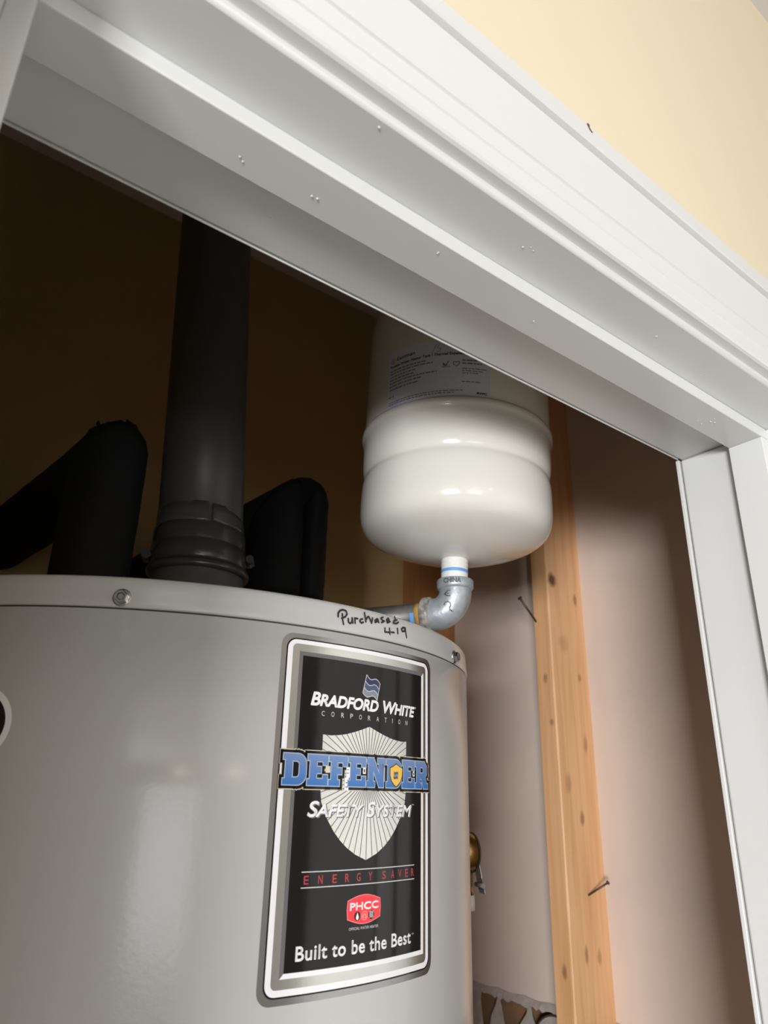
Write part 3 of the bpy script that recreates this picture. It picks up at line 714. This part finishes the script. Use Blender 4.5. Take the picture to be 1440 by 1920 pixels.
# --- round emblem on the left
em = P2(tri(ellipse(-216.2, 33.0, 21.3, 21.3, 48)), 0, 'round_emblem', 'letter_white', wh, 'round grey ringed emblem')
P2(tri(ellipse(-216.2, 33.0, 17.6, 17.6, 48)), 1, 'emblem_centre', 'black_print', em)

# ================================================================== VENT PIPE
vp = empty('vent_pipe', (0.279, 0.684, H + ZT), 'thick black plastic flue pipe rising from the middle of the heater top', 'flue pipe')
def vax(z): t = (z - 0.20) / 0.45; return Vector((0.279 - 0.014 * t, 0.684 + 0.039 * t, z))
MB().tube([vax(z) for z in (0.20, 0.4, 0.6, 0.8, ZC + 0.03)], 0.0444, 64).build('pipe', MT['abs'], vp)
def vlathe(prof, name, m_):
    b = MB(); seg = 72; vs = []; fs = []
    for r, z in prof:
        c = vax(z)
        for k in range(seg):
            a = 2 * pi * k / seg; vs.append((c.x + r * sin(a), c.y - r * cos(a), z))
    for i in range(len(prof) - 1):
        for k in range(seg): fs.append((i * seg + k, i * seg + (k + 1) % seg, (i + 1) * seg + (k + 1) % seg, (i + 1) * seg + k))
    b.add(vs, fs, True); return b.build(name, MT[m_], vp)
vlathe([(0.0444, 0.2525), (0.0462, 0.2528), (0.0474, 0.2515), (0.0478, 0.246), (0.0478, 0.2345), (0.0474, 0.2332), (0.0488, 0.2326), (0.0490, 0.222), (0.0488, 0.2150), (0.0478, 0.2128), (0.0444, 0.2122)], 'coupling', 'rubber')
vlathe([(0.044, 0.2115), (0.0496, 0.2112), (0.0518, 0.2096), (0.0524, 0.2068), (0.0518, 0.2042), (0.0490, 0.2030), (0.044, 0.2034)], 'rubber_lip', 'rubber')
vlathe([(0.0460, 0.2036), (0.0462, 0.200), (0.0472, 0.192), (0.0492, 0.184), (0.0505, 0.170), (0.0505, 0.150), (0.052, 0.130), (0.056, 0.1235), (0.0, 0.1235)], 'base_flange', 'abs')
# wrapped tape with an open overlap
b = MB(); seg = 60; vs = []; fs = []
ga = radians(-11)       # angle of the overlap
for i, (z, r) in enumerate(((0.2528, 0.0462), (0.2560, 0.0456), (0.264, 0.0454), (0.272, 0.0453))):
    for k in range(seg + 1):
        a = ga + radians(1.5) + (2 * pi - radians(4.5)) * k / seg
        zz = z
        if i == 3: zz = z + 0.0012 * sin(a * 5.1) - 0.0055 * max(0, sin((a - ga) * 0.5 + 0.4)) * (1 if k < 26 else 0) + (0.0035 if k < 4 or k > 56 else 0)
        c = vax(zz); rr = r + (0.0022 if (k < 2 and i > 0) else 0)
        vs.append((c.x + rr * sin(a), c.y - rr * cos(a), zz))
for i in range(3):
    for k in range(seg): fs.append((i * (seg + 1) + k, i * (seg + 1) + k + 1, (i + 1) * (seg + 1) + k + 1, (i + 1) * (seg + 1) + k))
b.add(vs, fs, True); o = b.build('tape', MT['tape'], vp)
md = o.modifiers.new('thick', 'SOLIDIFY'); md.thickness = 0.0006
# clamp bolts on the coupling
for az, zz in ((-112, 0.222), (62, 0.226)):
    c = vax(zz); a = radians(az); d = Vector((sin(a), -cos(a), 0)); t = Vector((cos(a), sin(a), 0))
    b = MB().tube([c + d * 0.0525 - t * 0.010, c + d * 0.0525 + t * 0.010], 0.0042, 12)
    b.tube([c + d * 0.0525 + t * 0.008, c + d * 0.0525 + t * 0.012], 0.0056, 6)
    b.build('clamp_bolt', MT['rubber'], vp)

# ================================================================== FOAM INSULATED PIPES
def foam_pipe(cx, cy, zb, zt, R, slit, label, ragged, seed):
    e = empty('insulated_pipe', (cx, cy, H + ZT), label, 'insulated pipe', group='foam insulated pipes on the heater')
    rnd = random.Random(seed); ri = 0.0145
    # upright sleeve cut on a 45 degree mitre, slit along one side when slit is an angle
    n = 40; b = MB(); vs = []; fs = []
    a_0 = radians(slit) + radians(7.5) if slit is not None else 0.0
    a_1 = radians(slit) + 2 * pi - radians(7.5) if slit is not None else 2 * pi
    nz = 14
    def top(x, y): return zt - (y - (cy - R)) * 0.98
    for j in range(nz + 1):
        for k in range(n + 1):
            wid = radians(8) * (j / nz) ** 3 if slit is not None else 0.0
            a = (a_0 + wid) + (a_1 - a_0 - 2 * wid) * k / n
            for r in (R, ri):
                x, y = cx + r * sin(a), cy - r * cos(a)
                zz = zb + (top(x, y) - zb) * j / nz
                q = r
                if r == R:
                    q = r + rnd.uniform(-0.0004, 0.0004)
                    if j == nz: zz += rnd.uniform(-ragged, ragged)
                    if j == 0: q = r - 0.002
                    if slit is not None and (k == 0 or k == n): q = r - 0.004
                vs.append((cx + q * sin(a), cy - q * cos(a), zz))
    st = (n + 1) * 2
    for j in range(nz):
        for k in range(n):
            i = j * st + k * 2
            fs.append((i, i + 2, i + st + 2, i + st)); fs.append((i + 1, i + st + 1, i + st + 3, i + 3))
    for k in range(n):
        i = k * 2; fs.append((i, i + 1, i + 3, i + 2)); i += nz * st; fs.append((i, i + 2, i + 3, i + 1))
    if slit is not None:
        for j in range(nz):
            i = j * st; fs.append((i, i + st, i + st + 1, i + 1)); i += n * 2; fs.append((i, i + 1, i + st + 1, i + st))
    b.add(vs, fs, True); b.build('foam_sleeve', MT['foam'], e)
    # level sleeve running to the back wall, mitred to meet it
    zc = zt - R; b = MB(); vs = []; fs = []
    ys = [None] + [cy + 0.05 + 0.02 * i for i in range(int((YBACK - cy - 0.05) / 0.02) + 1)] + [YBACK - 0.001]
    dx = -0.10
    for yi in ys:
        for k in range(n):
            a = 2 * pi * k / n
            xx, zz = cx + R * cos(a), zc + R * sin(a)
            yy = (cy + (zc - zz) * 1.02) + 0.0012 if yi is None else yi
            q = 1 + rnd.uniform(-0.012, 0.012)
            vs.append((cx + (xx - cx) * q + dx * max(0, yy - cy), yy, zc + (zz - zc) * q))
    for i in range(len(ys) - 1):
        for k in range(n): fs.append((i * n + k, i * n + (k + 1) % n, (i + 1) * n + (k + 1) % n, (i + 1) * n + k))
    fs.append(tuple(range(n))); b.add(vs, fs, True); b.build('foam_sleeve', MT['foam'], e)
    MB().tube([(cx, cy, ZT - 0.001), (cx, cy, zc), ], 0.0125, 20).build('pipe', MT['steel'], e)
    MB().lathe([(0.0, ZT - 0.0005), (0.019, ZT - 0.0005), (0.019, ZT + 0.004), (0.0165, ZT + 0.006), (0.0165, ZT + 0.03), (0.013, ZT + 0.032)], cx, cy, 24).build('nipple', MT['steel'], e)
    return e
foam_pipe(0.393, 0.708, 0.2035, 0.3420, 0.0470, 3, 'black foam covered pipe with open slit right of the flue', 0.001, 3)
lp = foam_pipe(0.176, 0.700, 0.150, 0.3420, 0.0365, None, 'black foam covered pipe with ragged top left of the flue', 0.0035, 5)
# loose foam crumbs on the ragged top
b = MB(); rnd = random.Random(2)
for i in range(16):
    x = 0.176 + rnd.uniform(-0.025, 0.018); y = 0.672 + rnd.uniform(0, 0.03); z = 0.342 - (y - 0.6635) * 0.98 + 0.0015
    r = rnd.uniform(0.0018, 0.004)
    b.add([(x + r, y, z), (x, y + r, z), (x - r, y, z), (x, y - r, z), (x + rnd.uniform(-r, r), y, z + r * 1.8), (x, y, z - r)],
          [(0, 1, 4), (1, 2, 4), (2, 3, 4), (3, 0, 4), (1, 0, 5), (2, 1, 5), (3, 2, 5), (0, 3, 5)])
b.build('torn_foam', MT['foam'], lp)['kind'] = 'stuff'

# ================================================================== EXPANSION TANK
TX, TY, RT = 0.489, 0.5215, 0.1016
et = empty('expansion_tank', (TX, TY, H + 0.2285), 'white steel expansion tank with paper label standing on the galvanised elbow', 'expansion tank')
prof = [(0.0, 0.2283), (0.0135, 0.2285), (0.03, 0.2305), (0.05, 0.2350), (0.065, 0.2398), (0.078, 0.2443), (0.088, 0.2488), (0.0935, 0.2528), (0.0975, 0.2575), (0.1000, 0.2635), (0.1013, 0.271), (0.1017, 0.282), (0.1014, 0.297), (0.1008, 0.305), (0.0996, 0.3098), (0.0987, 0.3120), (0.0987, 0.3140), (0.0996, 0.3162),
        (0.1010, 0.321), (0.1016, 0.328), (0.1018, 0.336), (0.1018, 0.344), (0.1022, 0.352), (0.1026, 0.356), (0.1036, 0.3572), (0.1045, 0.3595), (0.1045, 0.3625), (0.1034, 0.3645), (0.1014, 0.3650), (0.1012, 0.366),
        (RT, 0.368), (RT, 0.42), (RT, 0.48), (0.1000, 0.505), (0.094, 0.525), (0.082, 0.540), (0.06, 0.552), (0.03, 0.558), (0.0, 0.559)]
MB().lathe(prof, TX, TY, 160).build('shell', MT['tank'], et)
# threaded outlet wrapped in tape
prof = [(0.0, 0.2300), (0.0125, 0.2295), (0.0138, 0.2280), (0.0141, 0.2262), (0.0134, 0.2248), (0.0141, 0.2236), (0.0142, 0.2222), (0.0133, 0.2212), (0.0138, 0.2200), (0.0138, 0.2165)]
MB().lathe(prof, TX, TY, 40).build('threaded_outlet', MT['white_tape'], et)
MB().lathe([(0.0134, 0.2172), (0.0140, 0.2170), (0.0141, 0.2142), (0.0135, 0.2138)], TX, TY, 40).build('tape_ring', MT['blue_tape'], et)
MB().lathe([(0.0136, 0.2138), (0.0138, 0.2130), (0.0137, 0.2060), (0.0, 0.2055)], TX, TY, 40).build('outlet_thread', MT['white_tape'], et)
PT = Print(TX, TY, RT)
def P3(tris, layer, name, m_, parent, label=None):
    o = PT.bend(tris, layer).build(name, MT[m_], parent, fix=False)
    if label: o['label'] = label
    return o
tl = P3(tri(rrect(-155.5, -42.6, 365.7, 432.5, 1.5)), 1, 'paper_label', 'label_paper', et, 'bluish white printed paper label')
P3(tri(ellipse(-148.3, 421.6, 3.2, 3.2), [ellipse(-148.3, 421.6, 2.6, 2.6)]) + tri([(-149.6, 420.0), (-148.3, 424.0), (-147.2, 421.2), (-147.9, 419.4)]), 2, 'logo', 'label_grey', tl)
P3(text2d('Eastman', -143.0, -120.4, 420.0, 424.6, 0.0, 0.0, 1.0, None, 0.14), 2, 'lettering', 'label_ink', tl)
P3(text2d('Potable Water Heater Tank / Thermal Expansion Tank', -152.0, -56.0, 412.2, 416.4, 0.0, 0.0, 1.0, None, 0.14), 2, 'lettering', 'label_ink', tl)
rnd = random.Random(11); bars = []
def textline(x0, x1, z, h):
    x = x0
    while x < x1 - 1.5:
        wd = rnd.uniform(1.8, 6.0); bars.append(sq(x, z, min(wd, x1 - x), h)); x += wd + 0.9
for z, x1 in ((408.6, -107), (405.2, -100.6), (401.4, -118), (397.8, -121), (394.2, -96), (390.4, -113), (386.2, -116.5)): textline(-152, x1, z, 1.5)
textline(-153.5, -144, 377.6, 1.6); textline(-151.8, -70.2, 371.2, 1.1); textline(-151.8, -78.5, 368.8, 1.1)
P3(bars, 2, 'fine_print', 'label_grey', tl); bars = []
textline(-70.9, -56, 405.6, 1.7); textline(-70.9, -51, 402.0, 1.7)
textline(-71, -45.8, 396.2, 1.1); textline(-71, -49.5, 393.6, 1.1); textline(-71, -53.5, 391.0, 1.1); textline(-71, -52, 381.0, 1.2); textline(-90.9, -83.0, 398.6, 0.9)
P3(bars, 2, 'fine_print', 'label_grey', tl)
P3(sum([stroke(l, 0.8) for l in ([(-89.0, 402.8), (-87.4, 400.6), (-84.3, 405.6)], [(-89.6, 404.0), (-89.6, 400.8), (-86.0, 400.6)])], []), 2, 'check_mark', 'label_ink', tl)
P3(tri([(-80.0, 405.0), (-73.2, 405.0), (-73.4, 401.4), (-76.6, 399.0), (-79.8, 401.4)], [[(-79.0, 404.0), (-79.0, 402.0), (-76.6, 400.2), (-74.3, 402.0), (-74.2, 404.0)]]), 2, 'seal', 'label_grey', tl)
P3(text2d('RWC', -56.2, -45.6, 367.8, 370.6, 0.0, 0.0, 1.0, None, 0.25), 2, 'lettering', 'label_ink', tl)
P3(sum([stroke(l, 0.55) for l in ([(-101.8, 416.8), (-96.4, 427.6)], [(-93.5, 426.6), (-96.5, 422.6), (-92.6, 421.4), (-93.2, 418.6), (-96.4, 418.2)], [(-82.6, 420.6), (-80.0, 425.4), (-76.4, 424.6)], [(-81.6, 423.0), (-78.4, 423.2)])], []), 2, 'handwriting', 'label_grey', tl)
et.rotation_euler = Matrix.Rotation(radians(1.6), 3, Vector((0.68, 0.73, 0))).to_euler()

# ================================================================== ELBOW AND PIPE
ez = 0.1725
hd = Vector((-0.47, 0.883, 0)).normalized()
el = empty('pipe_elbow', (TX, TY, H + ez), 'galvanised iron elbow fitting between expansion tank and level pipe', 'pipe fitting')
C0 = Vector((TX, TY, ez)); up = Vector((0, 0, 1)); br = 0.022
path = [C0 + up * 0.030, C0 + up * 0.026]
cc = C0 + up * br + hd * br
for k in range(0, 15):
    a = radians(90 * k / 14)
    path.append(cc - hd * br * cos(a) - up * br * sin(a))
path += [C0 + hd * 0.026, C0 + hd * 0.030]
MB().tube(path, 0.0166, 36).build('body', MT['galv'], el)
def collar(dirn, m_, name):
    D = Vector(dirn)
    b = MB().tube([C0 + D * 0.0238, C0 + D * 0.0248, C0 + D * 0.0262, C0 + D * 0.0330, C0 + D * 0.0340, C0 + D * 0.0342, C0 + D * 0.0335], [0.0168, 0.0182, 0.0188, 0.0188, 0.0180, 0.0146, 0.0140], 40)
    return b.build(name, MT[m_], el)
collar(up, 'galv', 'collar')
tag(collar(hd, 'dope', 'collar'), 'collar smeared with grey sealant')
# cast lettering on the collar and marks on the body
PC = Print(TX, TY, 0.0188)
az0 = math.degrees(atan2(TX * -1.0, TY)) # direction towards the room side
a_mid = radians(-52) * 18.8
mbt = PC.bend(text2d('CHINA', a_mid - 8.6, a_mid + 8.6, (ez + 0.0272) * 1000, (ez + 0.0322) * 1000, 0.02), 4)
o = mbt.build('cast_lettering', MT['galv_relief_shade'], el, fix=False)
md = o.modifiers.new('thick', 'SOLIDIFY'); md.thickness = 0.0010; md.offset = 1
vd = Vector((-TX, -TY, -ez)).normalized()
nrm = (vd - vd.dot((up - hd).normalized()) * (up - hd).normalized()).normalized()
xa = (hd * -1.0 + up * 0.0); xa = (xa - nrm * xa.dot(nrm)).normalized(); ya = nrm.cross(xa)
if ya.z < 0: ya = -ya
def mark(strokes, cpt, name):
    b = MB()
    for l in strokes:
        pp = []
        for (x, y) in l:
            q = cpt + xa * x * 0.0014 + ya * y * 0.0014
            # drop on to the elbow body
            hit = None; bestd = 1e9
            for pa, pb in zip(path, path[1:]):
                ab = pb - pa; t = max(0, min(1, (q - pa).dot(ab) / ab.length_squared)); cpos = pa + ab * t
                if (q - cpos).length < bestd: bestd = (q - cpos).length; hit = cpos
            pp.append(hit + (q - hit).normalized() * 0.0168)
        b.tube(pp, 0.0006, 8)
    b.build(name, MT['galv_relief_shade'], el)
pm = cc - (hd * br + up * br) * 0.7071
mark([[(-3.2, 2.6), (-2.4, 4.4), (-0.4, 5.0), (1.4, 3.8), (1.6, 1.8), (0.6, 0.2), (0.8, -1.4), (2.6, -2.6)]], pm + nrm * 0.017, 'cast_mark')
mark([[(-2.0, 0.2), (0.8, 2.8), (2.6, 2.4)], [(-2.0, 0.2), (1.0, -1.6), (2.4, -1.4)], [(0.2, 0.6), (1.6, 0.4)]], pm + nrm * 0.016 + up * 0.014 + hd * 0.001, 'cast_mark')
sp = empty('supply_pipe', (TX + hd.x * 0.1, TY + hd.y * 0.1, H + ez), 'dull grey level pipe running from the galvanised elbow behind the heater cap', 'pipe')
far = 0.168
MB().tube([C0 + hd * 0.030, C0 + hd * far], 0.0133, 32).build('pipe', MT['steel'], sp)
MB().tube([C0 + hd * 0.0345, C0 + hd * 0.037, C0 + hd * 0.0415], [0.0145, 0.0140, 0.01345], 32).build('sealant', MT['ochre'], sp)
sd = hd.cross(up)
if sd.dot(Vector((TX, TY, 0))) > 0: sd = -sd          # towards the doorway
b = MB(); vs = []
for d in (0.0405, 0.0450):
    for k in range(13):
        a = radians(-62 + 64 * k / 12); vs.append(C0 + hd * d + (sd * cos(a) + up * sin(a)) * 0.0139)
b.add(vs, [(k, k + 1, 14 + k, 13 + k) for k in range(12)], True); b.build('tape_piece', MT['blue_tape'], sp)
MB().tube([C0 + hd * (far - 0.004), C0 + hd * (far + 0.018)], 0.0185, 32).build('collar', MT['galv'], sp)

# ================================================================== RELIEF VALVE
ta = radians(75); rn = Vector((sin(ta), -cos(ta), 0)); rt = Vector((cos(ta), sin(ta), 0))
VC = Vector((CX, CY, -0.0545)) + rn * RH
rv = empty('relief_valve', (VC.x, VC.y, VC.z + H), 'brass relief valve with grey lever on the right side of the heater', 'valve')
MB().tube([VC - rn * 0.004, VC + rn * 0.018, VC + rn * 0.020, VC + rn * 0.0395, VC + rn * 0.0412], [0.013, 0.013, 0.0182, 0.0188, 0.0180], 36).build('body', MT['brass'], rv)
MB().tube([VC + rn * 0.0412, VC + rn * 0.0420, VC + rn * 0.0430], [0.0192, 0.0194, 0.0186], 36).build('cap', MT['seam'], rv)
b = MB(); lw = 0.0060
lp_ = [(0.0436, 0.016), (0.0452, 0.008), (0.0462, -0.002), (0.0475, -0.012), (0.0495, -0.022), (0.0515, -0.032), (0.0535, -0.039)]
for (d0, z0), (d1, z1) in zip(lp_, lp_[1:]):
    A0 = VC + rn * d0 + up * z0; A1 = VC + rn * d1 + up * z1; q = rn * 0.0014
    vs = [A0 - rt * lw, A0 + rt * lw, A1 + rt * lw, A1 - rt * lw]
    vs = vs + [v + q for v in vs]
    b.add(vs, [(0, 1, 2, 3), (7, 6, 5, 4), (0, 4, 5, 1), (1, 5, 6, 2), (2, 6, 7, 3), (3, 7, 4, 0)])
b.build('lever', MT['lever'], rv, 0.0004)
MB().tube([VC + rn * 0.0508 + up * -0.031 - rt * 0.0075, VC + rn * 0.0508 + up * -0.031 + rt * 0.0075], 0.0024, 12).build('pin', MT['lever'], rv)
MB().tube([VC + rn * 0.029 - up * 0.010, VC + rn * 0.029 - up * 0.0385], 0.0118, 24).build('outlet', MT['brass'], rv)
dp = empty('discharge_pipe', (VC.x + rn.x * 0.029, VC.y + rn.y * 0.029, H - 0.6), 'white plastic discharge pipe dropping below the brass relief valve', 'pipe')
MB().tube([VC + rn * 0.029 - up * 0.0385, VC + rn * 0.029 - up * 1.15], 0.0080, 24).build('pipe', MT['white_tag'], dp)
MB().tube([VC + rn * 0.029 - up * 0.0390, VC + rn * 0.029 - up * 0.0530], 0.0136, 24).build('adapter', MT['white_tag'], dp)
